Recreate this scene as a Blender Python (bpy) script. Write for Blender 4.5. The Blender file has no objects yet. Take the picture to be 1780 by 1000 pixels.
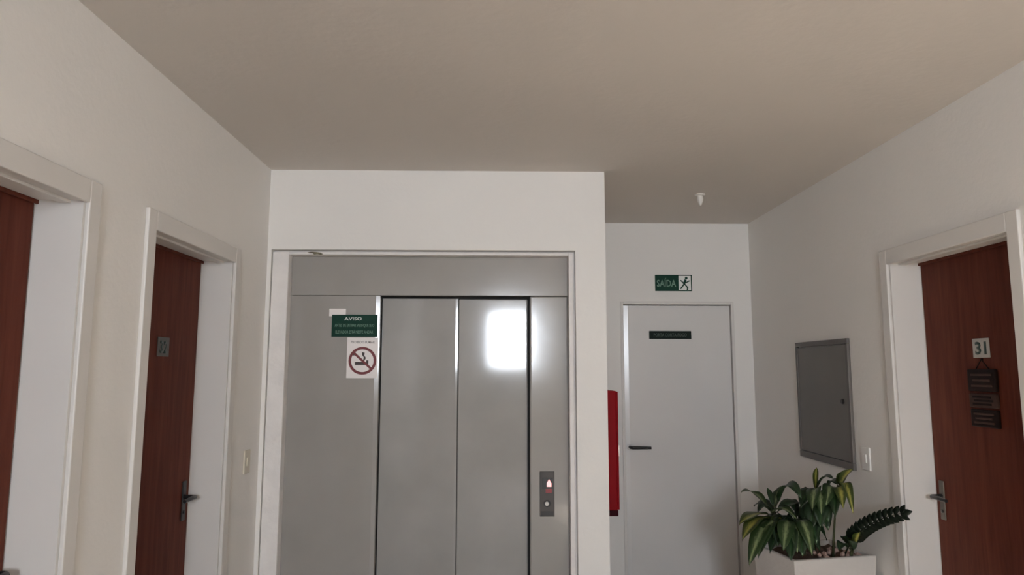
import bpy, bmesh, math, random
from mathutils import Vector, Matrix

# ------------------------------------------------------------------ camera, light, exposure
scene = bpy.context.scene
col = scene.collection
F_PX, W_PX, H_PX = 1200.0, 1780, 1000
cam_data = bpy.data.cameras.new('camera')
cam_data.sensor_fit = 'HORIZONTAL'
cam_data.sensor_width = 36.0
cam_data.lens = F_PX / W_PX * 36.0
cam_data.clip_start = 0.02
cam = bpy.data.objects.new('camera', cam_data)
col.objects.link(cam)
pitch = math.atan(145.0 / F_PX)
yaw = math.atan(21.0 / math.hypot(F_PX, 145.0))
cam.location = (0.0, 0.0, 1.55)
cam.rotation_euler = (Matrix.Rotation(-yaw, 3, 'Z') @ Matrix.Rotation(math.pi / 2 + pitch, 3, 'X')
                      @ Matrix.Rotation(0.0015, 3, 'Z')).to_euler()
scene.camera = cam

SKY = 94.0
SUN = 125.0
world = bpy.data.worlds.new('bright_overcast_sky')
scene.world = world
world.use_nodes = True
bg = world.node_tree.nodes['Background']
bg.inputs['Color'].default_value = (0.86, 0.92, 1.0, 1)
bg.inputs['Strength'].default_value = SKY
sun_data = bpy.data.lights.new('sun', 'SUN')
sun_data.energy = SUN
sun_data.angle = math.radians(0.6)
sun_data.color = (1.0, 0.90, 0.77)
sun = bpy.data.objects.new('sun', sun_data)
col.objects.link(sun)
sun.rotation_euler = Vector((0.17, 0.90, -0.365)).to_track_quat('-Z', 'Y').to_euler()

scene.view_settings.view_transform = 'Standard'
scene.view_settings.look = 'None'
scene.view_settings.gamma = 1.0
scene.view_settings.use_curve_mapping = False
scene.view_settings.exposure = -0.17
scene.cycles.max_bounces = 16
scene.cycles.diffuse_bounces = 12
scene.cycles.sample_clamp_indirect = 8.0

# ------------------------------------------------------------------ dimensions (metres)
H = 2.70
XL, XR = -1.322, 1.944          # left and right walls
YF, YD, YB = 3.895, 5.287, -4.00  # lift wall, staircase-door wall, window wall behind
XC = 0.603                      # outer corner of the lift shaft
TH = 0.20

# ------------------------------------------------------------------ helpers
def tag(o, label=None, cat=None, group=None, kind=None):
    if label: o['label'] = label
    if cat: o['category'] = cat
    if group: o['group'] = group
    if kind: o['kind'] = kind
    return o

def empty(name, loc):
    o = bpy.data.objects.new(name, None)
    o.empty_display_size = 0.1
    o.location = loc
    col.objects.link(o)
    return o

def root_loc(p):
    v = Vector((0, 0, 0))
    while p is not None:
        v += Vector(p.location)
        p = p.parent
    return v

class MB:
    """collects shapes in world coordinates; build() links them as one mesh object"""
    def __init__(self):
        self.bm = bmesh.new()
    def box(self, x0, x1, y0, y1, z0, z1, bevel=0.0, seg=2):
        b = bmesh.new()
        bmesh.ops.create_cube(b, size=1.0)
        sx, sy, sz = abs(x1 - x0), abs(y1 - y0), abs(z1 - z0)
        c = Vector(((x0 + x1) / 2, (y0 + y1) / 2, (z0 + z1) / 2))
        for v in b.verts:
            v.co = Vector((v.co.x * sx, v.co.y * sy, v.co.z * sz)) + c
        if bevel > 0:
            bmesh.ops.bevel(b, geom=b.edges[:], offset=min(bevel, .45 * min(sx, sy, sz)), segments=seg, affect='EDGES', profile=.5)
        self.merge(b)
        return self
    def merge(self, b, mat=None):
        if mat is not None:
            bmesh.ops.transform(b, matrix=mat, verts=b.verts[:])
        me = bpy.data.meshes.new('tmp')
        b.to_mesh(me); b.free()
        self.bm.from_mesh(me)
        bpy.data.meshes.remove(me)
    def lathe(self, profile, origin, axis='Z', n=28):
        """profile of (radius, distance along axis)"""
        b = bmesh.new()
        rings = []
        for r, t in profile:
            rings.append([b.verts.new((r * math.cos(2 * math.pi * k / n), r * math.sin(2 * math.pi * k / n), t)) for k in range(n)])
        for i in range(len(rings) - 1):
            for k in range(n):
                b.faces.new((rings[i][k], rings[i][(k + 1) % n], rings[i + 1][(k + 1) % n], rings[i + 1][k]))
        b.faces.new(rings[0][::-1]); b.faces.new(rings[-1])
        d = {'Z': Vector((0, 0, 1)), '-Z': Vector((0, 0, -1)), 'X': Vector((1, 0, 0)), '-X': Vector((-1, 0, 0)),
             'Y': Vector((0, 1, 0)), '-Y': Vector((0, -1, 0))}[axis]
        bmesh.ops.recalc_face_normals(b, faces=b.faces[:])
        self.merge(b, Matrix.Translation(Vector(origin)) @ d.to_track_quat('Z', 'Y').to_matrix().to_4x4())
        return self
    def tube(self, pts, radii, n=10):
        b = bmesh.new()
        pts = [Vector(p) for p in pts]
        if not hasattr(radii, '__len__'): radii = [radii] * len(pts)
        rings = []
        ref = Vector((0, 0, 1))
        for i, p in enumerate(pts):
            t = (pts[min(i + 1, len(pts) - 1)] - pts[max(i - 1, 0)]).normalized()
            a = t.cross(ref)
            if a.length < 1e-3: a = t.cross(Vector((1, 0, 0)))
            a.normalize(); c = a.cross(t).normalized()
            rings.append([b.verts.new(p + radii[i] * (a * math.cos(2 * math.pi * k / n) + c * math.sin(2 * math.pi * k / n))) for k in range(n)])
        for i in range(len(rings) - 1):
            for k in range(n):
                b.faces.new((rings[i][k], rings[i][(k + 1) % n], rings[i + 1][(k + 1) % n], rings[i + 1][k]))
        b.faces.new(rings[0][::-1]); b.faces.new(rings[-1])
        bmesh.ops.recalc_face_normals(b, faces=b.faces[:])
        self.merge(b)
        return self
    def prism(self, poly, frame, t):
        """polygon (u, v) on a frame (origin, U, V, N), thickness t along N"""
        O, U, V, N = frame
        lo = [self.bm.verts.new(O + U * u + V * v) for u, v in poly]
        hi = [self.bm.verts.new(O + U * u + V * v + N * t) for u, v in poly]
        n = len(poly)
        fs = [self.bm.faces.new(lo[::-1]), self.bm.faces.new(hi)]
        for i in range(n):
            fs.append(self.bm.faces.new((lo[i], lo[(i + 1) % n], hi[(i + 1) % n], hi[i])))
        bmesh.ops.recalc_face_normals(self.bm, faces=fs)
        return self
    def ring(self, r0, r1, frame, t, n=40, c=(0, 0)):
        O, U, V, N = frame
        A = []
        for rr, tt in ((r0, 0), (r1, 0), (r1, t), (r0, t)):
            A.append([self.bm.verts.new(O + U * (c[0] + rr * math.cos(2 * math.pi * k / n)) + V * (c[1] + rr * math.sin(2 * math.pi * k / n)) + N * tt) for k in range(n)])
        fs = []
        for i in range(4):
            for k in range(n):
                fs.append(self.bm.faces.new((A[i][k], A[i][(k + 1) % n], A[(i + 1) % 4][(k + 1) % n], A[(i + 1) % 4][k])))
        bmesh.ops.recalc_face_normals(self.bm, faces=fs)
        return self
    def build(self, name, mat, parent=None, smooth=False, weighted=False):
        off = root_loc(parent)
        for v in self.bm.verts: v.co -= off
        me = bpy.data.meshes.new(name)
        self.bm.to_mesh(me); self.bm.free()
        if smooth:
            me.polygons.foreach_set('use_smooth', [True] * len(me.polygons))
            try: me.set_sharp_from_angle(angle=math.radians(35))
            except Exception: pass
        me.materials.append(mat)
        o = bpy.data.objects.new(name, me)
        col.objects.link(o)
        if parent is not None: o.parent = parent
        if weighted:
            wn = o.modifiers.new('weighted_normals', 'WEIGHTED_NORMAL'); wn.mode = 'FACE_AREA'; wn.weight = 100; wn.keep_sharp = True
        return o

def lettering(name, text, height, frame, mat, parent, width=None, thick=0.0006, offset=0.0):
    """raised lettering centred on the frame origin; height = cap height, width squeezes the line"""
    O, U, V, N = frame
    cu = bpy.data.curves.new(name, 'FONT')
    cu.body = text; cu.size = 1.0; cu.extrude = 0.0; cu.align_x = 'CENTER'; cu.offset = offset
    cu.resolution_u = 2
    t = bpy.data.objects.new(name, cu); col.objects.link(t)
    bpy.context.view_layer.update()
    me = bpy.data.meshes.new_from_object(t.evaluated_get(bpy.context.evaluated_depsgraph_get()))
    bpy.data.objects.remove(t); bpy.data.curves.remove(cu)
    b = bmesh.new(); b.from_mesh(me); bpy.data.meshes.remove(me)
    r = bmesh.ops.extrude_face_region(b, geom=b.faces[:])
    top = [g for g in r['geom'] if isinstance(g, bmesh.types.BMVert)]
    for v in top: v.co.z = 1.0
    xs = [v.co.x for v in b.verts]
    w = max(xs) - min(xs); cx = (max(xs) + min(xs)) / 2
    s = height / 0.70
    sx = s if width is None else width / w
    m = MB()
    for v in b.verts:
        v.co = O + U * ((v.co.x - cx) * sx) + V * ((v.co.y - 0.35) * s) + N * (v.co.z * thick)
    bmesh.ops.recalc_face_normals(b, faces=b.faces[:])
    m.merge(b)
    return m.build(name, mat, parent)

def material(name, color, rough=0.6, metallic=0.0, var=0.04, vscale=3.0, bump=0.0, bscale=60.0, spec=0.5, emit=None, estr=0.0, coat=0.0):
    m = bpy.data.materials.new(name); m.use_nodes = True
    nt = m.node_tree; N = nt.nodes; p = N['Principled BSDF']
    p.inputs['Roughness'].default_value = rough
    p.inputs['Metallic'].default_value = metallic
    p.inputs['Specular IOR Level'].default_value = spec
    p.inputs['Coat Weight'].default_value = coat
    tc = N.new('ShaderNodeTexCoord')
    no = N.new('ShaderNodeTexNoise'); no.inputs['Scale'].default_value = vscale; no.inputs['Detail'].default_value = 4
    nt.links.new(tc.outputs['Object'], no.inputs['Vector'])
    rp = N.new('ShaderNodeValToRGB')
    rp.color_ramp.elements[0].position = .3; rp.color_ramp.elements[1].position = .7
    rp.color_ramp.elements[0].color = tuple(c * (1 - var) for c in color) + (1,)
    rp.color_ramp.elements[1].color = tuple(min(1, c * (1 + var)) for c in color) + (1,)
    nt.links.new(no.outputs['Fac'], rp.inputs['Fac'])
    nt.links.new(rp.outputs['Color'], p.inputs['Base Color'])
    if bump:
        nb = N.new('ShaderNodeTexNoise'); nb.inputs['Scale'].default_value = bscale; nb.inputs['Detail'].default_value = 3
        nt.links.new(tc.outputs['Object'], nb.inputs['Vector'])
        bp = N.new('ShaderNodeBump'); bp.inputs['Strength'].default_value = bump; bp.inputs['Distance'].default_value = .01
        nt.links.new(nb.outputs['Fac'], bp.inputs['Height'])
        nt.links.new(bp.outputs['Normal'], p.inputs['Normal'])
    if emit:
        p.inputs['Emission Color'].default_value = tuple(emit) + (1,)
        p.inputs['Emission Strength'].default_value = estr
    return m

def wood_material(name, dark, light):
    m = material(name, dark, rough=.55, var=.1, spec=.12)
    nt = m.node_tree; N = nt.nodes; p = N['Principled BSDF']
    tc = N.new('ShaderNodeTexCoord'); mp = N.new('ShaderNodeMapping')
    mp.inputs['Scale'].default_value = (9, 9, .7)
    nt.links.new(tc.outputs['Object'], mp.inputs['Vector'])
    no = N.new('ShaderNodeTexNoise'); no.inputs['Scale'].default_value = 4; no.inputs['Detail'].default_value = 6; no.inputs['Distortion'].default_value = .6
    nt.links.new(mp.outputs['Vector'], no.inputs['Vector'])
    rp = N.new('ShaderNodeValToRGB')
    rp.color_ramp.elements[0].position = .3; rp.color_ramp.elements[1].position = .72
    rp.color_ramp.elements[0].color = tuple(dark) + (1,); rp.color_ramp.elements[1].color = tuple(light) + (1,)
    nt.links.new(no.outputs['Fac'], rp.inputs['Fac'])
    nt.links.new(rp.outputs['Color'], p.inputs['Base Color'])
    return m

def leaf_material(name, rim, heart, spread):
    m = material(name, rim, rough=.42, var=.1, spec=.35)
    nt = m.node_tree; N = nt.nodes; p = N['Principled BSDF']
    uv = N.new('ShaderNodeUVMap'); uv.uv_map = 'leaf'
    sp = N.new('ShaderNodeSeparateXYZ'); nt.links.new(uv.outputs['UV'], sp.inputs[0])
    a = N.new('ShaderNodeMath'); a.operation = 'SUBTRACT'; a.inputs[1].default_value = .5
    nt.links.new(sp.outputs['X'], a.inputs[0])
    b = N.new('ShaderNodeMath'); b.operation = 'ABSOLUTE'; nt.links.new(a.outputs[0], b.inputs[0])
    no = N.new('ShaderNodeTexNoise'); no.inputs['Scale'].default_value = 9; no.inputs['Detail'].default_value = 4
    nt.links.new(uv.outputs['UV'], no.inputs['Vector'])
    c = N.new('ShaderNodeMath'); c.operation = 'MULTIPLY_ADD'; c.inputs[1].default_value = .35
    nt.links.new(no.outputs['Fac'], c.inputs[0]); nt.links.new(b.outputs[0], c.inputs[2])
    rp = N.new('ShaderNodeValToRGB')
    rp.color_ramp.elements[0].position = spread; rp.color_ramp.elements[1].position = spread + .18
    rp.color_ramp.elements[0].color = tuple(heart) + (1,); rp.color_ramp.elements[1].color = tuple(rim) + (1,)
    nt.links.new(c.outputs[0], rp.inputs['Fac'])
    nt.links.new(rp.outputs['Color'], p.inputs['Base Color'])
    return m

def floor_material(name):
    m = material(name, (.55, .46, .36), rough=.6)
    nt = m.node_tree; N = nt.nodes; p = N['Principled BSDF']
    tc = N.new('ShaderNodeTexCoord'); br = N.new('ShaderNodeTexBrick')
    br.offset = 0.0
    br.inputs['Scale'].default_value = 1.0
    br.inputs['Brick Width'].default_value = .45; br.inputs['Row Height'].default_value = .45; br.inputs['Mortar Size'].default_value = .004
    br.inputs['Color1'].default_value = (.38, .34, .30, 1); br.inputs['Color2'].default_value = (.36, .32, .28, 1); br.inputs['Mortar'].default_value = (.3, .26, .22, 1)
    nt.links.new(tc.outputs['Object'], br.inputs['Vector'])
    nt.links.new(br.outputs['Color'], p.inputs['Base Color'])
    return m

def pane_material(name):
    m = bpy.data.materials.new(name); m.use_nodes = True
    nt = m.node_tree; N = nt.nodes; N.remove(N['Principled BSDF'])
    t = N.new('ShaderNodeBsdfTransparent'); g = N.new('ShaderNodeBsdfGlossy'); g.inputs['Roughness'].default_value = .02
    mx = N.new('ShaderNodeMixShader'); mx.inputs[0].default_value = .07
    nt.links.new(t.outputs[0], mx.inputs[1]); nt.links.new(g.outputs[0], mx.inputs[2])
    nt.links.new(mx.outputs[0], N['Material Output'].inputs['Surface'])
    return m

M = {
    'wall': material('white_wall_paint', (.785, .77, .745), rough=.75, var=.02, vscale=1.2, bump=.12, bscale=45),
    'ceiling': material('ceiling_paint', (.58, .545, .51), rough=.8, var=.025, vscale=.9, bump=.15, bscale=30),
    'floor': floor_material('floor_tiles'),
    'trim': material('white_trim_enamel', (.67, .65, .625), rough=.42, var=.02, vscale=2, bump=.06, bscale=25),
    'plaster': material('rough_white_plaster', (.76, .735, .72), rough=.7, var=.05, vscale=9, bump=.5, bscale=22),
    'wood': wood_material('reddish_brown_door_veneer', (.080, .018, .010), (.128, .034, .020)),
    'steel': material('grey_lift_enamel', (.32, .31, .30), rough=.085, var=.08, vscale=3.0, bump=.012, bscale=5),
    'steel_frame': material('grey_lift_frame_enamel', (.32, .305, .29), rough=.13, var=.06, vscale=2.5, bump=.045, bscale=7),
    'dark_gap': material('dark_gap', (.03, .028, .026), rough=.8),
    'white_door': material('white_fire_door_enamel', (.68, .67, .66), rough=.22, var=.02, vscale=1.5, bump=.02, bscale=6),
    'green': material('dark_green_sign', (.005, .04, .025), rough=.45, var=.1, spec=.15),
    'black_green': material('blackish_green_plate', (.005, .012, .009), rough=.45, var=.1, spec=.12),
    'sign_white': material('white_print', (.75, .76, .74), rough=.5),
    'sign_dim': material('pale_green_print', (.14, .26, .20), rough=.5),
    'sign_grey': material('grey_print', (.09, .13, .11), rough=.5),
    'sticker': material('white_sticker', (.82, .78, .77), rough=.5, var=.02),
    'sign_red': material('dark_red_print', (.16, .018, .022), rough=.5),
    'ink': material('black_print', (.03, .018, .015), rough=.5),
    'text_grey': material('faded_black_print', (.16, .15, .15), rough=.5),
    'fire_red': material('fire_cabinet_red', (.22, .002, .006), rough=.5, spec=.08, var=.06),
    'fire_dark': material('fire_cabinet_dark_red', (.03, .002, .005), rough=.6, spec=.08),
    'black_metal': material('black_handle_metal', (.012, .012, .013), rough=.35),
    'chrome': material('satin_chrome', (.55, .54, .52), rough=.3, metallic=.9),
    'old_metal': material('dull_bronze_metal', (.12, .105, .09), rough=.5, metallic=.4),
    'panel_metal': material('dark_grey_panel_metal', (.075, .068, .065), rough=.45, spec=.3),
    'red_glass': material('red_indicator', (.25, .02, .03), rough=.3),
    'lit': material('lit_indicator', (.9, .55, .55), rough=.3, emit=(1.0, .45, .45), estr=1.0),
    'button': material('pale_button', (.62, .6, .58), rough=.35),
    'cabinet': material('grey_panel_enamel', (.125, .117, .108), rough=.45, var=.06, vscale=4),
    'cabinet_frame': material('grey_panel_frame_enamel', (.10, .092, .087), rough=.5, var=.06, vscale=4),
    'cream': material('cream_plastic', (.66, .61, .50), rough=.4),
    'white_plastic': material('white_plastic', (.78, .77, .75), rough=.4),
    'sensor': material('aged_white_plastic', (.68, .66, .63), rough=.5),
    'planter': material('pale_grey_planter', (.56, .53, .50), rough=.7, var=.06, vscale=6, bump=.15, bscale=50),
    'soil': material('dry_soil', (.10, .055, .035), rough=.95, var=.4, vscale=40, bump=.9, bscale=40),
    'chip': material('pinkish_gravel', (.40, .27, .23), rough=.9, var=.2),
    'stem': material('green_brown_stem', (.030, .034, .014), rough=.6, spec=.2, var=.2),
    'leaf0': leaf_material('dark_green_leaf', (.012, .026, .010), (.022, .055, .018), .16),
    'leaf1': leaf_material('variegated_leaf', (.016, .034, .010), (.17, .21, .10), .20),
    'leaf2': leaf_material('yellow_green_leaf', (.030, .045, .009), (.24, .23, .05), .24),
    'frond': material('blackish_green_frond', (.004, .008, .004), rough=.5, spec=.2),
    'dark_wood': material('dark_carved_wood', (.014, .007, .006), spec=.15, rough=.6, var=.2, vscale=20),
    'worn_wood': material('worn_brown_wood', (.060, .034, .028), spec=.15, rough=.6, var=.2, vscale=20),
    'plate': material('pale_number_plate', (.42, .41, .40), rough=.4),
    'plate_dull': material('dull_number_plate', (.10, .098, .095), rough=.5, spec=.3),
    'digit': material('dark_green_digit', (.02, .05, .045), rough=.4),
    'alu': material('window_aluminium', (.7, .7, .7), rough=.4, metallic=.6),
    'pane': pane_material('window_glass'),
    'stain': material('crumbled_plaster', (.13, .115, .08), rough=.95, var=.3, vscale=30),
}

# ------------------------------------------------------------------ the room
def room(name, mb, mat, label, cat):
    return tag(mb.build(name, mat), label, cat, kind='structure')

X0, X1 = XL - TH, XR + TH
DOOR_H = 2.10
D1 = (1.38, 2.18)      # left wall, near door
D2 = (2.60, 3.41)      # left wall, door by the lift
D3 = (2.55, 3.385)     # right wall door
D4 = (0.927, 1.806)    # white door (x range)
D4H = 2.083
LO = (-1.300, 0.430, 2.235)   # lift opening: x0, x1, head
WIN = (-0.21, 0.62, 1.60, 2.60)

m = MB().box(X0, X1, YB - TH, YD + TH, -.12, 0)
room('floor', m, M['floor'], 'beige tiled floor of the lift lobby', 'floor')
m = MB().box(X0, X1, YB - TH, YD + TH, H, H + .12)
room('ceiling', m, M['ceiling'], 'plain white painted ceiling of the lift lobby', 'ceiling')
# left wall with two door openings
m = MB()
ys = [YB - TH, D1[0], D1[1], D2[0], D2[1], YD + TH]
for i in range(0, 6, 2): m.box(X0, XL, ys[i], ys[i + 1], 0, H)
for d in (D1, D2): m.box(X0, XL, d[0], d[1], DOOR_H, H)
room('wall_left', m, M['wall'], 'white left wall with two brown doors', 'wall')
m = MB()
ys = [YB - TH, D3[0], D3[1], YD + TH]
for i in range(0, 4, 2): m.box(XR, X1, ys[i], ys[i + 1], 0, H)
m.box(XR, X1, D3[0], D3[1], DOOR_H, H)
room('wall_right', m, M['wall'], 'white right wall with the grey panel and one brown door', 'wall')
# lift wall with its opening, shaft side
m = MB()
m.box(XL, LO[0], YF, YF + TH, 0, H).box(LO[1], XC, YF, YF + TH, 0, H).box(LO[0], LO[1], YF, YF + TH, LO[2], H)
room('wall_front', m, M['wall'], 'white wall around the lift opening', 'wall')
m = MB().box(XC - .14, XC, YF + TH, YD, 0, H)
room('wall_shaft_side', m, M['wall'], 'side wall of the lift shaft carrying the red fire cabinet', 'wall')
m = MB()
m.box(XL, D4[0], YD, YD + TH, 0, H).box(D4[1], XR, YD, YD + TH, 0, H).box(D4[0], D4[1], YD, YD + TH, D4H, H)
room('wall_back', m, M['wall'], 'white recessed wall around the white staircase door', 'wall')
# wall behind the camera with the window
m = MB()
m.box(XL, WIN[0], YB - TH, YB, 0, H).box(WIN[1], XR, YB - TH, YB, 0, H)
m.box(WIN[0], WIN[1], YB - TH, YB, 0, WIN[2]).box(WIN[0], WIN[1], YB - TH, YB, WIN[3], H)
room('wall_rear', m, M['wall'], 'white wall with a window, opposite the lift', 'wall')
win = empty('window_1', ((WIN[0] + WIN[1]) / 2, YB - .1, WIN[2]))
tag(win, 'aluminium window in the wall opposite the lift', 'window', kind='structure')
m = MB()
for a in ((WIN[0], WIN[0] + .03, WIN[2], WIN[3]), (WIN[1] - .03, WIN[1], WIN[2], WIN[3]),
          (WIN[0] + .03, WIN[1] - .03, WIN[2], WIN[2] + .03), (WIN[0] + .03, WIN[1] - .03, WIN[3] - .03, WIN[3])):
    m.box(a[0], a[1], YB - .13, YB - .09, a[2], a[3])
m.build('window_frame', M['alu'], win)
MB().box(WIN[0] + .03, WIN[1] - .03, YB - .112, YB - .108, WIN[2] + .03, WIN[3] - .03).build('pane', M['pane'], win)
pd = bpy.data.lights.new('window_portal', 'AREA')
pd.shape = 'RECTANGLE'; pd.size = WIN[1] - WIN[0]; pd.size_y = WIN[3] - WIN[2]
pd.cycles.is_portal = True
po = bpy.data.objects.new('window_portal', pd); col.objects.link(po)
po.location = ((WIN[0] + WIN[1]) / 2, YB - .15, (WIN[2] + WIN[3]) / 2)
po.rotation_euler = Vector((0, 1, 0)).to_track_quat('-Z', 'Z').to_euler()

# white plaster lining of the lift opening, with a shadow gap to the wall
m = MB()
yl0, yl1 = YF + .010, YF + .085
m.box(LO[0] + .004, -1.203, yl0, yl1, 0, LO[2] - .012, bevel=.004)
m.box(.392, LO[1] - .013, yl0, yl1, 0, LO[2] - .012, bevel=.003)
m.box(-1.203, .392, yl0, yl1, 2.207, LO[2] - .012, bevel=.003)
m.box(LO[0] + .0005, -1.21, YF + .055, YF + .08, 0, LO[2] - .0005)
m.box(.40, LO[1] - .0005, YF + .055, YF + .08, 0, LO[2] - .0005)
m.box(-1.21, .40, YF + .055, YF + .08, 2.215, LO[2] - .0005)
tr = room('trim_1', m, M['plaster'], 'rough white plaster trim lining the lift opening', 'trim')
# crumbled spot on the head of the lining
m = MB()
fr = (Vector((-1.055, yl0 - .0005, 2.214)), Vector((1, 0, 0)), Vector((0, 0, 1)), Vector((0, -1, 0)))
m.prism([(-.045, .006), (-.02, .010), (.004, .0085), (.03, .004), (.046, -.004), (.03, -.009), (.012, -.004), (-.004, -.0075), (-.016, .001), (-.035, .001)], fr, .0012)
m.build('plaster_chip', M['stain'], tr)

# ------------------------------------------------------------------ brown doors
def lever_handle(parent, x, y, z, out, toward, mat, plate_mat, length=.11, tall=.18):
    """escutcheon on the leaf at x, neck along out (+-1 in x), grip along toward (+-1 in y)"""
    h = MB()
    h.box(min(x, x + out * .006), max(x, x + out * .006), y - .018, y + .018, z - tall * .6, z + tall * .4, bevel=.003)
    plate = h.build('handle_plate', plate_mat, parent)
    k = MB()
    k.lathe([(.0075, 0), (.0075, .004), (.004, .005)], (x + out * .006, y, z - tall * .38), 'X' if out > 0 else '-X', 14)
    k.build('keyhole', M['black_metal'], plate)
    g = MB()
    g.tube([(x + out * .004, y, z), (x + out * .030, y, z), (x + out * .050, y, z), (x + out * .058, y + toward * .010, z),
            (x + out * .058, y + toward * .05, z + .001), (x + out * .056, y + toward * length, z - .002)],
           [.011, .010, .010, .0105, .0095, .008], 12)
    g.build('lever', mat, parent, smooth=True)

def wall_door(name, label, side, d, plate_text, plate_mat, handle_y, toward, hmat, pmat, leaf_label):
    """side -1: left wall (room on +x), +1: right wall"""
    xw = XL if side < 0 else XR
    s = -side                       # direction into the room
    y0, y1 = d
    r = tag(empty(name, (xw, (y0 + y1) / 2, 0)), label, 'door', kind='structure')
    def bx(mb, a, b, *rest, **kw): return mb.box(min(a, b), max(a, b), *rest, **kw)
    J = .014                        # lining board thickness
    cw, ct = .062, .016             # casing
    ins = .150                      # leaf face below wall face
    e = .0004
    bx(MB(), xw - s * TH, xw, y0 + e, y0 + J, 0, DOOR_H - e).build('jamb', M['trim'], r)
    bx(MB(), xw - s * TH, xw, y1 - J, y1 - e, 0, DOOR_H - e).build('jamb', M['trim'], r)
    bx(MB(), xw - s * TH, xw, y0 + J, y1 - J, DOOR_H - J, DOOR_H - e).build('head_jamb', M['trim'], r)
    # stop strip in front of the leaf; its dark wood colour paints the head's shade
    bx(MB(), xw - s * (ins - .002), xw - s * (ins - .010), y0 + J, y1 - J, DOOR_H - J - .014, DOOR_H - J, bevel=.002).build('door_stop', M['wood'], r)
    # strip under the head lining, set back from the casing
    bx(MB(), xw - s * .040, xw - s * .075, y0 + J, y1 - J, DOOR_H - J - .010, DOOR_H - J, bevel=.002).build('head_strip', M['trim'], r)
    # casing boards
    c0, c1 = y0 + .006, y1 - .006
    bx(MB(), xw, xw + s * ct, c0 - cw, c0, 0, DOOR_H - .006 + cw, bevel=.004).build('casing', M['trim'], r)
    bx(MB(), xw, xw + s * ct, c1, c1 + cw, 0, DOOR_H - .006 + cw, bevel=.004).build('casing', M['trim'], r)
    bx(MB(), xw, xw + s * ct, c0, c1, DOOR_H - .020, DOOR_H - .006 + cw, bevel=.004).build('head_casing', M['trim'], r)
    # leaf
    xf = xw - s * ins
    leaf = bx(MB(), xf, xf - s * .035, y0 + J + .007, y1 - J - .007, .008, DOOR_H - J - .005, bevel=.002).build('door_leaf', M['wood'], r)
    leaf['label'] = leaf_label
    bx(MB(), xf - s * .037, xf - s * .049, y0 + J, y1 - J, 0, DOOR_H - J).build('rebate', M['dark_gap'], r)
    lever_handle(r, xf, handle_y, .965, s, toward, hmat, pmat)
    if plate_text:
        yc, zc = (y0 + y1) / 2 + .0, 1.652
        yc = 3.05 if side < 0 else 2.975
        p = MB()
        bx(p, xf, xf + s * .004, yc - .052, yc + .052, zc - .042, zc + .042, bevel=.0015)
        pl = p.build('number_plate', plate_mat, r)
        U = Vector((0, s, 0)); fr = (Vector((xf + s * .0041, yc, zc)), U, Vector((0, 0, 1)), Vector((s, 0, 0)))
        lettering('number', plate_text, .052, fr, M['digit'], pl, width=.070, thick=.001, offset=.03)
    return r

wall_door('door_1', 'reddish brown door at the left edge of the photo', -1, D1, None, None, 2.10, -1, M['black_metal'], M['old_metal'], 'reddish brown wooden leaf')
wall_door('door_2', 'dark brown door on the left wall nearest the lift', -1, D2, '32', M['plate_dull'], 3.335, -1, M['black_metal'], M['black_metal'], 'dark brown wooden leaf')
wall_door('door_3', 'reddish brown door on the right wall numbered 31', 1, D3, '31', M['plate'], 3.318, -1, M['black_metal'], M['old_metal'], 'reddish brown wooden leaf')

# ornament hanging under the number plate of the right door
orn = tag(empty('door_ornament', (XR + .15, 2.975, 1.31)), 'dark carved plaque hanging below number 31 on the right door', 'ornament')
xo = XR + .15
m = MB(); m.tube([(xo - .004, 2.93, 1.556), (xo - .006, 2.975, 1.602), (xo - .004, 3.02, 1.556)], .0025, 6)
m.lathe([(.005, 0), (.005, .006), (.003, .008)], (xo, 2.975, 1.602), '-X', 10)
m.build('hanging_cord', M['dark_wood'], orn)
for k, (z0, z1, w, mat) in enumerate(((1.465, 1.560, .088, 'dark_wood'), (1.395, 1.455, .086, 'worn_wood'), (1.312, 1.387, .084, 'dark_wood'))):
    t = MB().box(xo - .016, xo - .001, 2.972 - w, 2.972 + w, z0, z1, bevel=.005).build('tablet', M[mat], orn)
    g = MB()
    for j in range(3):
        zz = z0 + (z1 - z0) * (.25 + .25 * j)
        g.box(xo - .0195, xo - .0155, 2.972 - w * (.75 - .12 * ((j + k) % 2)), 2.972 + w * (.7 - .1 * (j % 2)), zz - .0045, zz + .0045, bevel=.0015)
    g.build('carved_relief', M['dark_wood' if mat == 'worn_wood' else 'worn_wood'], t)

# ------------------------------------------------------------------ lift entrance
YE = 3.970       # face of the steel frame
YDR = 4.025      # face of the sliding leaves
lift = tag(empty('elevator_entrance', (-.26, YE, 0)), 'grey metal lift entrance with two closed sliding doors', 'elevator')
LX = (-1.203, -.690, .172, .392); LZ = (1.980, 2.207)
def steel(name, x0, x1, z0, z1, y0=YE, y1=YE + .05, mat='steel_frame', bevel=.010):
    return MB().box(x0, x1, y0, y1, z0, z1, bevel=bevel, seg=5).build(name, M[mat], lift, True, True)
def folded(name, x0, x1, z0, z1, y0, y1, mat, fold, angle, parent):
    """flat sheet whose edge at the sign of fold is folded back by a few degrees"""
    d = abs(fold) * math.tan(math.radians(angle))
    if fold > 0: poly = [(x0, y1), (x1, y1), (x1, y0 + d), (x1 - fold, y0), (x0, y0)]
    else: poly = [(x0, y1), (x1, y1), (x1, y0), (x0 - fold, y0), (x0, y0 + d)]
    return MB().prism(poly, (Vector((0, 0, z0)), Vector((1, 0, 0)), Vector((0, 1, 0)), Vector((0, 0, 1))), z1 - z0).build(name, M[mat], parent)
folded('side_panel', LX[0] + .0005, LX[1], .0, LZ[0] - .001, YE, YE + .05, 'steel_frame', .024, 8.0, lift)['label'] = 'wide grey metal side panel'
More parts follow.
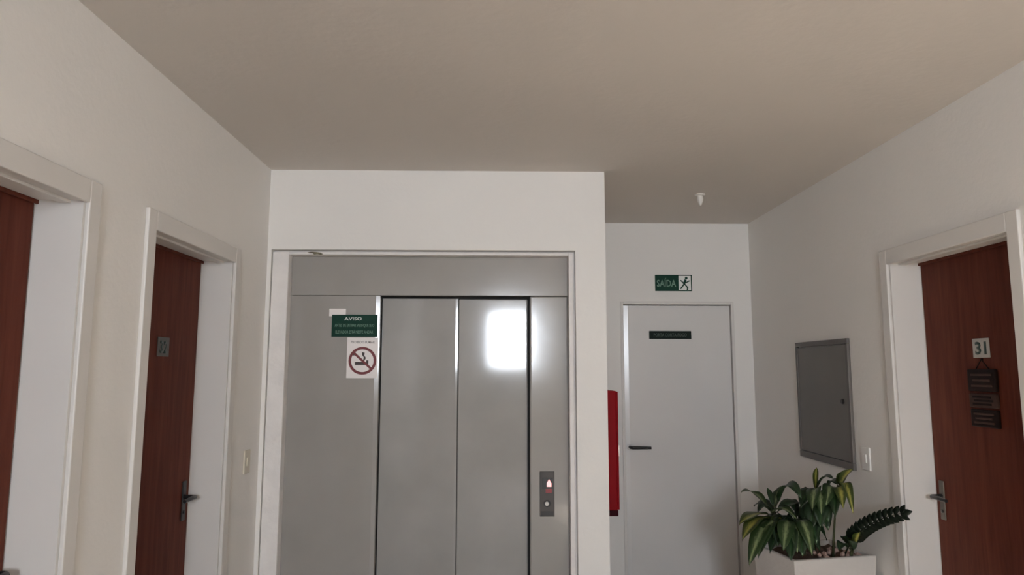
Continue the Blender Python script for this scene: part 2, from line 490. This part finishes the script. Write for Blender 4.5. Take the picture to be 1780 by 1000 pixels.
steel('side_panel', LX[2], LX[3] - .0005, .0, LZ[0] - .001)['label'] = 'narrow grey metal side panel'
steel('transom', LX[0] + .0005, LX[3] - .0005, LZ[0] + .001, LZ[1] - .0005, bevel=.003)
xm = -.243
folded('sliding_door', LX[1] + .006, xm - .0015, .012, LZ[0] - .012, YDR, YDR + .03, 'steel', .014, 3.3, lift)
steel('sliding_door', xm + .0015, LX[2] - .010, .012, LZ[0] - .012, YDR, YDR + .03, 'steel', .008)
m = MB().box(LX[1] - .03, LX[2] + .03, YDR + .034, YDR + .05, 0, LZ[0] + .05)
m.build('shaft_lining', M['dark_gap'], lift)
MB().box(LX[1], LX[2], YE, YE + .09, 0, .011).build('sill', M['chrome'], lift)

FR_E = lambda x, z, y=YE: (Vector((x, y, z)), Vector((1, 0, 0)), Vector((0, 0, 1)), Vector((0, -1, 0)))

# green notice
sg = tag(empty('notice_sign', (-.833, YE, 1.741)), 'dark green lift notice with lines of pale lettering', 'sign')
MB().box(-.963, -.702, YE - .0035, YE - .0012, 1.742, 1.869, bevel=.0006).build('plate', M['green'], sg)
MB().box(-.980, -.885, YE - .0011, YE - .0001, 1.86, 1.903).build('backing_paper', M['sticker'], sg)
for txt, dz, w, hh, mt in (('AVISO', 1.846, .10, .018, 'sign_white'), ('ANTES DE ENTRAR VERIFIQUE SE O', 1.808, .225, .017, 'sign_dim'), ('ELEVADOR ESTÁ NESTE ANDAR', 1.770, .215, .017, 'sign_dim')):
    lettering('lettering', txt, hh, FR_E(-.842 if hh > .0175 else -.833, dz, YE - .0036), M[mt], sg, width=w, offset=.012)

# no smoking sticker
ns = tag(empty('no_smoking_sign', (-.783, YE, 1.51)), 'white square sticker with a red circled no smoking symbol', 'sign')
MB().box(-.872, -.696, YE - .0009, YE - .0001, 1.508, 1.738).build('paper', M['sticker'], ns)
f = FR_E(-.783, 1.606, YE - .0010)
MB().ring(.064, .079, f, .0005).build('prohibition_ring', M['sign_red'], ns)
c, s_ = math.cos(math.radians(-42)), math.sin(math.radians(-42))
def rot(poly, a, dx=0, dz=0):
    c, s_ = math.cos(math.radians(a)), math.sin(math.radians(a))
    return [(u * c - v * s_ + dx, u * s_ + v * c + dz) for u, v in poly]
def rect(w, h): return [(-w / 2, -h / 2), (w / 2, -h / 2), (w / 2, h / 2), (-w / 2, h / 2)]
MB().prism(rot(rect(.132, .013), -42), FR_E(-.783, 1.606, YE - .0012), .0005).build('prohibition_bar', M['sign_red'], ns)
MB().prism(rot(rect(.060, .017), 0, -.012, -.016), f, .0004).build('cigarette', M['ink'], ns)
MB().prism(rot(rect(.012, .030), 0, .028, -.012), f, .0004).build('cigarette_end', M['ink'], ns)
MB().prism(rot(rect(.020, .016), 45, -.048, .040), f, .0004).build('flame', M['ink'], ns)
MB().prism([(.004, .002), (.012, .000), (.020, .016), (.010, .030), (.012, .046), (-.004, .048), (-.003, .034), (.008, .018)], f, .0004).build('smoke_curl', M['ink'], ns)
lettering('lettering', 'PROIBIDO FUMAR', .014, FR_E(-.783, 1.712, YE - .0010), M['text_grey'], ns, width=.135, thick=.0003, offset=.01)


# call panel
cp = tag(empty('call_panel', (.267, YE, .745)), 'dark metal lift call panel with red indicator and button', 'call panel')
MB().box(.226, .308, YE - .006, YE - .0001, .744, .990, bevel=.003).build('plate', M['panel_metal'], cp)
dsp = MB().box(.240, .300, YE - .0075, YE - .0058, .895, .955, bevel=.002).build('display', M['black_metal'], cp)
g = MB()
g.prism([(-.014, -.016), (.012, -.016), (.012, .004), (-.001, .026), (-.014, .004)], FR_E(.279, .922, YE - .0076), .0006)
g.build('indicator_arrow', M['lit'], dsp)
MB().prism(rect(.034, .022), FR_E(.276, .884, YE - .0061), .0012).build('red_indicator', M['red_glass'], cp)
bt = MB().lathe([(.019, 0), (.019, .003), (.017, .004)], (.267, YE - .006, .815), '-Y', 24).build('button_collar', M['black_metal'], cp)
MB().lathe([(.0115, 0), (.0115, .004), (.009, .006)], (.265, YE - .009, .815), '-Y', 20).build('button', M['button'], bt)
MB().box(.232, .302, YE - .0068, YE - .0058, .750, .772, bevel=.001).build('lower_band', M['black_metal'], cp)

# ------------------------------------------------------------------ white staircase door
r = tag(empty('door_4', ((D4[0] + D4[1]) / 2, YD, 0)), 'white staircase door in the recess right of the lift', 'door', kind='structure')
e = .0004
MB().box(D4[0] + e, D4[0] + .022, YD - .004, YD + .10, 0, D4H - e, bevel=.002).build('jamb', M['trim'], r)
MB().box(D4[1] - .022, D4[1] - e, YD - .004, YD + .10, 0, D4H - e, bevel=.002).build('jamb', M['trim'], r)
MB().box(D4[0] + .022, D4[1] - .022, YD - .004, YD + .10, D4H - .022, D4H - e, bevel=.002).build('head_jamb', M['trim'], r)
folded('door_leaf', D4[0] + .027, D4[1] - .027, .008, D4H - .029, YD + .022, YD + .067, 'white_door', -.034, 7.3, r)
MB().box(D4[0] + .01, D4[1] - .01, YD + .085, YD + .10, 0, D4H - .01).build('door_stop', M['dark_gap'], r)
yh = YD + .022
g = MB()
g.tube([(.985, yh, .980), (.985, yh - .035, .980), (.985, yh - .052, .980), (.995, yh - .060, .980), (1.03, yh - .060, .980), (1.135, yh - .058, .979)], [.012, .011, .011, .012, .012, .010], 12)
g.build('lever', M['black_metal'], r, smooth=True)
MB().lathe([(.022, 0), (.022, .004), (.018, .006)], (.985, yh, .980), '-Y', 20).build('handle_rose', M['white_door'], r)

fd = lambda x, z, y: (Vector((x, y, z)), Vector((1, 0, 0)), Vector((0, 0, 1)), Vector((0, -1, 0)))
sp = tag(empty('door_plate_sign', (1.312, yh, 1.79)), 'narrow blackish plate with faint lettering on the white door', 'sign')
MB().box(1.150, 1.476, yh - .004, yh - .0003, 1.796, 1.858, bevel=.001).build('plate', M['black_green'], sp)
lettering('lettering', 'PORTA CORTA-FOGO', .026, fd(1.313, 1.827, yh - .0041), M['sign_grey'], sp, width=.255, offset=.006)

ex = tag(empty('exit_sign', (1.343, YD, 2.165)), 'green exit sign with running figure above the white door', 'sign')
MB().box(1.200, 1.487, YD - .005, YD - .0003, 2.165, 2.292, bevel=.001).build('plate', M['green'], ex)
lettering('lettering', 'SAÍDA', .052, fd(1.288, 2.226, YD - .0051), M['sign_dim'], ex, width=.150, offset=.018)
pg = MB().box(1.383, 1.478, YD - .0060, YD - .0049, 2.173, 2.284).build('pictogram_panel', M['sign_white'], ex)
ff = fd(1.4305, 2.228, YD - .0061)
g = MB()
g.ring(.0, .010, ff, .0005, 16, (.012, .038)) if False else g.prism([(.012 + .011 * math.cos(a * .5236), .038 + .011 * math.sin(a * .5236)) for a in range(12)], ff, .0005)
g.prism(rot(rect(.018, .040), -20, .000, .008), ff, .0005)       # trunk
g.prism(rot(rect(.009, .036), -62, .022, .010), ff, .0005)       # front arm
g.prism(rot(rect(.009, .034), 48, -.020, .010), ff, .0005)       # rear arm
g.prism(rot(rect(.010, .034), 40, .010, -.022), ff, .0005)       # front thigh
g.prism(rot(rect(.010, .026), -8, .020, -.042), ff, .0005)       # front shin
g.prism(rot(rect(.010, .046), -38, -.020, -.028), ff, .0005)     # rear leg
g.build('running_figure', M['green'], pg)

# ------------------------------------------------------------------ red fire cabinet on the shaft side
fc = tag(empty('fire_hose_cabinet', (XC, 4.5, .636)), 'red fire hose cabinet beside the lift wall corner', 'fire cabinet')
MB().box(XC + .0005, .752, 4.50, 5.12, .672, 1.422, bevel=.004).build('body', M['fire_red'], fc)
MB().box(XC + .0005, .756, 4.502, 5.118, .636, .672, bevel=.003).build('base_strip', M['fire_dark'], fc)
dr = MB().box(.752, .764, 4.502, 5.118, .676, 1.418, bevel=.003).build('cabinet_door', M['fire_red'], fc)
MB().box(.764, .776, 4.53, 4.55, 1.0, 1.08, bevel=.003).build('handle', M['chrome'], dr)

# ------------------------------------------------------------------ grey electrical panel on the right wall
ep = tag(empty('electrical_panel', (XR, 4.15, 1.01)), 'dark grey electrical panel on the right wall above the plant', 'electrical panel')
y0, y1, z0, z1 = 3.812, 4.488, 1.012, 1.734
t = .018
def frame_bar(name, *b, mat='cabinet_frame'):
    return MB().box(*b, bevel=.003).build(name, M[mat], ep)
frame_bar('frame_bar', XR - t, XR - .0003, y0, y1, z1 - .030, z1)
frame_bar('frame_bar', XR - t, XR - .0003, y0, y1, z0, z0 + .040)
frame_bar('frame_bar', XR - t, XR - .0003, y0, y0 + .028, z0 + .040, z1 - .030)
frame_bar('frame_bar', XR - t, XR - .0003, y1 - .028, y1, z0 + .040, z1 - .030)
MB().box(XR - .014, XR - .0003, y0 + .030, y1 - .030, z0 + .042, z1 - .034, bevel=.002).build('panel_door', M['cabinet'], ep)
MB().lathe([(.015, 0), (.015, .007), (.011, .011)], (XR - .014, 3.895, 1.382), '-X', 20).build('lock', M['black_metal'], ep)

# ------------------------------------------------------------------ switches
def switch(label, xw, s, yc, zc, mat):
    w = tag(empty('light_switch', (xw, yc, zc - .06)), label, 'switch')
    def bx(mb, a, b, *rest, **kw): return mb.box(min(a, b), max(a, b), *rest, **kw)
    bx(MB(), xw + s * .0003, xw + s * .009, yc - .040, yc + .040, zc - .060, zc + .060, bevel=.003).build('cover_plate', mat, w)
    bx(MB(), xw + s * .008, xw + s * .0135, yc - .013, yc + .013, zc - .022, zc + .022, bevel=.003).build('rocker', mat, w)
switch('cream light switch on the left wall beside the lift corner', XL, 1, 3.705, 1.078, M['cream'])
switch('white light switch between the grey panel and the right door', XR, -1, 3.700, 1.092, M['white_plastic'])

# ------------------------------------------------------------------ ceiling sensor
cs = tag(empty('ceiling_sensor', (1.307, 4.392, H)), 'small white sensor hanging from the ceiling near the white door', 'sensor')
MB().lathe([(.034, .0003), (.034, .006), (.028, .010), (.018, .013)], (1.307, 4.392, H), '-Z').build('base', M['sensor'], cs, True)
MB().lathe([(.018, .012), (.020, .030), (.018, .050), (.012, .060)], (1.307, 4.392, H), '-Z').build('body', M['sensor'], cs, True)
MB().lathe([(.011, .059), (.011, .066), (.006, .074), (.002, .076)], (1.307, 4.392, H), '-Z').build('lens', M['sensor'], cs, True)

# ------------------------------------------------------------------ potted plant
pl = tag(empty('potted_plant', (1.65, 3.74, 0)), 'leafy variegated plant in a pale grey box planter', 'potted plant')
FL = Vector((1.453, 3.516)); U2 = Vector((.978, .209)); V2 = Vector((-.209, .978)); PW, PD, PZ = .478, .36, .620
def quad(u0, u1, v0, v1, z):
    return [Vector((*(FL + U2 * u + V2 * v), z)) for u, v in ((u0, v0), (u1, v0), (u1, v1), (u0, v1))]
def loops(mb, ls):
    rs = [[mb.bm.verts.new(p) for p in l] for l in ls]
    fs = []
    for a, b in zip(rs, rs[1:]):
        for k in range(4): fs.append(mb.bm.faces.new((a[k], a[(k + 1) % 4], b[(k + 1) % 4], b[k])))
    fs.append(mb.bm.faces.new(rs[0][::-1])); fs.append(mb.bm.faces.new(rs[-1]))
    bmesh.ops.recalc_face_normals(mb.bm, faces=fs)
    return mb
tp = .035; w = .022
loops(MB(), [quad(tp, PW - tp, tp, PD - tp, 0), quad(.002, PW - .002, .002, PD - .002, PZ - .004), quad(.006, PW - .006, .006, PD - .006, PZ),
             quad(w, PW - w, w, PD - w, PZ), quad(w + .004, PW - w - .004, w + .004, PD - w - .004, PZ - .09)]).build('planter', M['planter'], pl)
random.seed(4)
m = MB(); n = 12
vs = [[m.bm.verts.new(Vector((*(FL + U2 * (w + .004 + (PW - 2 * w - .008) * i / n) + V2 * (w + .004 + (PD - 2 * w - .008) * j / n)), PZ - .035 + .018 * random.random()))) for i in range(n + 1)] for j in range(n + 1)]
for j in range(n):
    for i in range(n): m.bm.faces.new((vs[j][i], vs[j][i + 1], vs[j + 1][i + 1], vs[j + 1][i]))
m.build('soil', M['soil'], pl, True)
for k in range(16):
    u, v = random.uniform(.18, .42), random.uniform(.03, .16)
    q = FL + U2 * u + V2 * v
    b = bmesh.new(); bmesh.ops.create_icosphere(b, subdivisions=1, radius=random.uniform(.011, .02))
    for vv in b.verts: vv.co *= random.uniform(.8, 1.15)
    mm = MB(); mm.merge(b, Matrix.Translation((q.x, q.y, PZ - .012 + random.uniform(0, .008)))); mm.build('pebble', M['chip'], pl)

LEAVES = [
    (1.43, 3.78, 0.834, 1.239, 3.62, 0.934, 0.035, 0.055, 1, 'A'),
    (1.472, 3.8, 0.831, 1.464, 3.85, 0.919, 0.0, 0.035, 0, 'A'),
    (1.498, 3.8, 0.855, 1.55, 3.62, 0.904, 0.085, 0.075, 0, 'A'),
    (1.494, 3.85, 0.809, 1.592, 3.98, 0.904, 0.01, 0.05, 1, 'A'),
    (1.423, 3.75, 0.796, 1.21, 3.58, 0.782, 0.02, 0.08, 2, 'A'),
    (1.42, 3.72, 0.781, 1.195, 3.5, 0.723, 0.045, 0.085, 2, 'A'),
    (1.432, 3.72, 0.773, 1.21, 3.46, 0.614, 0.05, 0.085, 1, 'A'),
    (1.448, 3.7, 0.777, 1.278, 3.52, 0.636, 0.05, 0.08, 1, 'A'),
    (1.435, 3.74, 0.807, 1.51, 3.6, 0.806, 0.035, 0.07, 1, 'A'),
    (1.503, 3.82, 0.797, 1.668, 3.85, 0.821, 0.03, 0.07, 0, 'A'),
    (1.497, 3.86, 0.789, 1.431, 3.98, 0.797, 0.03, 0.07, 0, 'A'),
    (1.506, 3.68, 0.778, 1.406, 3.52, 0.668, 0.04, 0.085, 1, 'D'),
    (1.545, 3.7, 0.768, 1.486, 3.55, 0.65, 0.04, 0.08, 1, 'D'),
    (1.504, 3.72, 0.752, 1.367, 3.6, 0.637, 0.03, 0.08, 0, 'D'),
    (1.561, 3.68, 0.781, 1.552, 3.53, 0.643, 0.05, 0.075, 1, 'D'),
    (1.601, 3.74, 0.753, 1.709, 3.7, 0.675, 0.05, 0.075, 0, 'D'),
    (1.56, 3.75, 0.781, 1.446, 3.7, 0.719, 0.04, 0.08, 0, 'D'),
    (1.597, 3.8, 0.776, 1.696, 3.85, 0.745, 0.03, 0.08, 0, 'D'),
    (1.506, 3.66, 0.756, 1.449, 3.54, 0.616, 0.02, 0.075, 0, 'D'),
    (1.62, 3.75, 0.736, 1.658, 3.68, 0.628, 0.03, 0.07, 0, 'D'),
    (1.482, 3.75, 0.737, 1.368, 3.66, 0.671, 0.03, 0.08, 0, 'D'),
    (1.509, 3.76, 0.779, 1.398, 3.62, 0.708, 0.03, 0.075, 2, 'D'),
    (1.465, 3.74, 0.783, 1.362, 3.64, 0.718, 0.03, 0.08, 0, 'A'),
    (1.491, 3.76, 0.791, 1.507, 3.66, 0.713, 0.03, 0.08, 0, 'A'),
    (1.468, 3.84, 0.799, 1.405, 3.86, 0.78, 0.03, 0.07, 0, 'A'),
    (1.478, 3.7, 0.777, 1.409, 3.6, 0.671, 0.03, 0.085, 0, 'D'),
    (1.517, 3.72, 0.772, 1.555, 3.62, 0.708, 0.04, 0.085, 0, 'D'),
    (1.551, 3.66, 0.756, 1.516, 3.56, 0.63, 0.03, 0.08, 0, 'D'),
    (1.624, 3.72, 0.787, 1.618, 3.62, 0.679, 0.03, 0.08, 0, 'D'),
    (1.66, 3.78, 0.789, 1.599, 3.74, 0.724, 0.03, 0.08, 0, 'D'),
    (1.612, 3.84, 0.792, 1.61, 3.92, 0.845, 0.01, 0.06, 0, 'D'),
    (1.593, 3.7, 0.776, 1.555, 3.6, 0.656, 0.03, 0.075, 1, 'D'),
    (1.688, 3.72, 0.845, 1.69, 3.64, 0.74, 0.03, 0.08, 0, 'B'),
    (1.676, 3.76, 0.853, 1.583, 3.7, 0.756, 0.03, 0.08, 0, 'B'),
    (1.723, 3.74, 0.913, 1.761, 3.7, 0.855, 0.03, 0.07, 0, 'B'),
    (1.771, 3.62, 0.659, 1.695, 3.55, 0.66, 0.03, 0.05, 0, 'E'),
    (1.671, 3.72, 0.928, 1.626, 3.6, 1.06, 0.012, 0.03, 2, 'B'),
    (1.678, 3.72, 0.94, 1.709, 3.6, 1.005, 0.03, 0.045, 0, 'B'),
    (1.659, 3.68, 0.935, 1.559, 3.52, 0.861, 0.045, 0.075, 1, 'B'),
    (1.665, 3.66, 0.929, 1.604, 3.52, 0.841, 0.045, 0.07, 1, 'B'),
    (1.673, 3.74, 0.913, 1.578, 3.7, 0.838, 0.04, 0.08, 0, 'B'),
    (1.697, 3.7, 0.908, 1.683, 3.62, 0.784, 0.03, 0.085, 0, 'B'),
    (1.681, 3.72, 0.881, 1.603, 3.66, 0.727, 0.03, 0.085, 0, 'B'),
    (1.68, 3.68, 0.867, 1.631, 3.6, 0.76, 0.03, 0.08, 0, 'B'),
    (1.692, 3.8, 0.875, 1.665, 3.85, 0.876, 0.04, 0.06, 0, 'B'),
    (1.762, 3.64, 0.961, 1.793, 3.56, 1.06, 0.008, 0.06, 2, 'C'),
    (1.766, 3.66, 0.964, 1.765, 3.6, 1.045, 0.0, 0.045, 2, 'C'),
    (1.749, 3.6, 0.965, 1.733, 3.46, 0.859, 0.075, 0.055, 2, 'C'),
    (1.736, 3.6, 0.953, 1.696, 3.48, 0.877, 0.05, 0.06, 2, 'C'),
    (1.747, 3.66, 0.944, 1.682, 3.54, 0.823, 0.045, 0.07, 0, 'C'),
    (1.735, 3.66, 0.949, 1.648, 3.56, 0.876, 0.04, 0.07, 1, 'C'),
    (1.767, 3.68, 0.964, 1.742, 3.74, 0.924, 0.03, 0.06, 0, 'C'),
    (1.792, 3.6, 0.684, 1.774, 3.58, 0.764, 0.0, 0.05, 2, 'E'),
    (1.793, 3.58, 0.68, 1.79, 3.52, 0.758, 0.0, 0.045, 2, 'E'),
    (1.783, 3.62, 0.665, 1.734, 3.6, 0.712, 0.02, 0.045, 0, 'E'),
    (1.786, 3.58, 0.658, 1.73, 3.52, 0.717, 0.01, 0.05, 0, 'E'),
]

CROWN = {'A': (1.473, 3.80, .792), 'D': (1.564, 3.74, .753), 'B': (1.682, 3.72, .898), 'C': (1.762, 3.66, .938), 'E': (1.79, 3.60, .656)}
ROOT = {'A': (1.55, 3.80), 'D': (1.60, 3.73), 'B': (1.66, 3.75), 'C': (1.735, 3.70), 'E': (1.785, 3.62)}
def bez(a, b, c, n): return [a * (1 - t) ** 2 + b * 2 * t * (1 - t) + c * t * t for t in [i / n for i in range(n + 1)]]
for k, cz in CROWN.items():
    a = Vector((*ROOT[k], PZ - .04)); c = Vector(cz); b = Vector((a.x * .7 + c.x * .3, a.y * .7 + c.y * .3, a.z * .4 + c.z * .6))
    MB().tube(bez(a, b, c, 8), [(.007 if k == 'C' else .010) - .0004 * i for i in range(9)], 8).build('stem', M['stem'], pl, True)

def make_leaf(B, T, bulge, width, mat, twist):
    L = (T - B).length
    mid = (B + T) / 2 + Vector((0, 0, bulge * 1.6 + .01))
    n = 10
    P = bez(B, mid, T, n)
    side0 = (T - B).cross(Vector((0, 0, 1)))
    if side0.length < .25 * L: side0 = side0 + Vector((.8, -.25, 0)) * L
    side0.normalize()
    m = MB(); uvl = m.bm.loops.layers.uv.new('leaf')
    rows = []
    for i, p in enumerate(P):
        t = i / n
        tan = (P[min(i + 1, n)] - P[max(i - 1, 0)]).normalized()
        s = (side0 - tan * side0.dot(tan)).normalized()
        s = Matrix.Rotation(twist, 3, tan) @ s
        nn = s.cross(tan).normalized()
        if nn.z < 0: nn = -nn
        wd = width * (math.sin(math.pi * min(1, t ** .85)) ** .75 * .5 + .001)
        row = []
        for q in (-1, -.5, 0, .5, 1):
            wave = .06 * width * math.sin(9 * t + q * 2) * abs(q)
            row.append(m.bm.verts.new(p + s * (q * wd) + nn * (abs(q) * wd * .32 + wave)))
        rows.append(row)
    for i in range(n):
        for j in range(4):
            f = m.bm.faces.new((rows[i][j], rows[i][j + 1], rows[i + 1][j + 1], rows[i + 1][j]))
            for lp, (jj, ii) in zip(f.loops, ((j, i), (j + 1, i), (j + 1, i + 1), (j, i + 1))):
                lp[uvl].uv = (jj / 4, ii / n)
    o = m.build('leaf', mat, pl, True)
    sd = o.modifiers.new('thickness', 'SOLIDIFY'); sd.thickness = .0012
    return o
random.seed(11)
for (bx_, by_, bz_, tx, ty, tz, bu, wd, kd, cr) in LEAVES:
    B, T = Vector((bx_, by_, bz_)), Vector((tx, ty, tz))
    o = make_leaf(B, T, bu, wd, M['leaf%d' % kd], random.uniform(-.35, .35))
    c = Vector(CROWN[cr])
    a = c + Vector((0, 0, -.015))
    if (B - a).length > .012:
        MB().tube(bez(a, (a + B) / 2 + Vector((0, 0, .012)), B, 5), [.004, .0038, .0035, .003, .0026, .0022], 6).build('petiole', M['stem'], o, True)

# dark feathery frond leaning to the right
fr_pts = bez(Vector((1.775, 3.670, PZ - .03)), Vector((1.775, 3.54, .80)), Vector((1.884, 3.31, .888)), 16)
fo = MB().tube(fr_pts, [.005 - .00022 * i for i in range(17)], 6).build('frond', M['frond'], pl, True)
def leaflet_mesh():
    m = MB(); n = 4
    rows = []
    for i in range(n + 1):
        t = i / n; wd = .016 * math.sin(math.pi * (t * .92 + .06)) ** .8
        rows.append([m.bm.verts.new((q * wd, t * .052, abs(q) * wd * .3 - .012 * t * t)) for q in (-1, 0, 1)])
    for i in range(n):
        for j in range(2): m.bm.faces.new((rows[i][j], rows[i][j + 1], rows[i + 1][j + 1], rows[i + 1][j]))
    for v in m.bm.verts: v.co += root_loc(fo)
    o = m.build('leaflet', M['frond'], fo, True)
    sd = o.modifiers.new('thickness', 'SOLIDIFY'); sd.thickness = .001
    return o
proto = None
for i in range(5, 17):
    for sgn in (-1, 1):
        if proto is None: proto = leaflet_mesh(); o = proto
        else: o = proto.copy(); col.objects.link(o); o.parent = fo
        p = fr_pts[i]; tan = (fr_pts[min(i + 1, 16)] - fr_pts[i - 1]).normalized()
        side = tan.cross(Vector((-.2, -.9, .3))).normalized() * sgn
        d = (side * .8 + tan * .65).normalized()
        z = d.cross(tan).normalized()
        if z.y > 0: z = -z
        x = d.cross(z).normalized()
        R = Matrix((x, d, z)).transposed()
        o.matrix_local = Matrix.Translation(p - root_loc(pl)) @ R.to_4x4() @ Matrix.Scale(1.25 - .025 * i, 4)
o = proto.copy(); col.objects.link(o); o.parent = fo
tan = (fr_pts[16] - fr_pts[15]).normalized(); z = Vector((-.2, -.9, .3)); z = (z - tan * z.dot(tan)).normalized()
o.matrix_local = Matrix.Translation(fr_pts[16] - root_loc(pl)) @ Matrix((tan.cross(z), tan, z)).transposed().to_4x4()
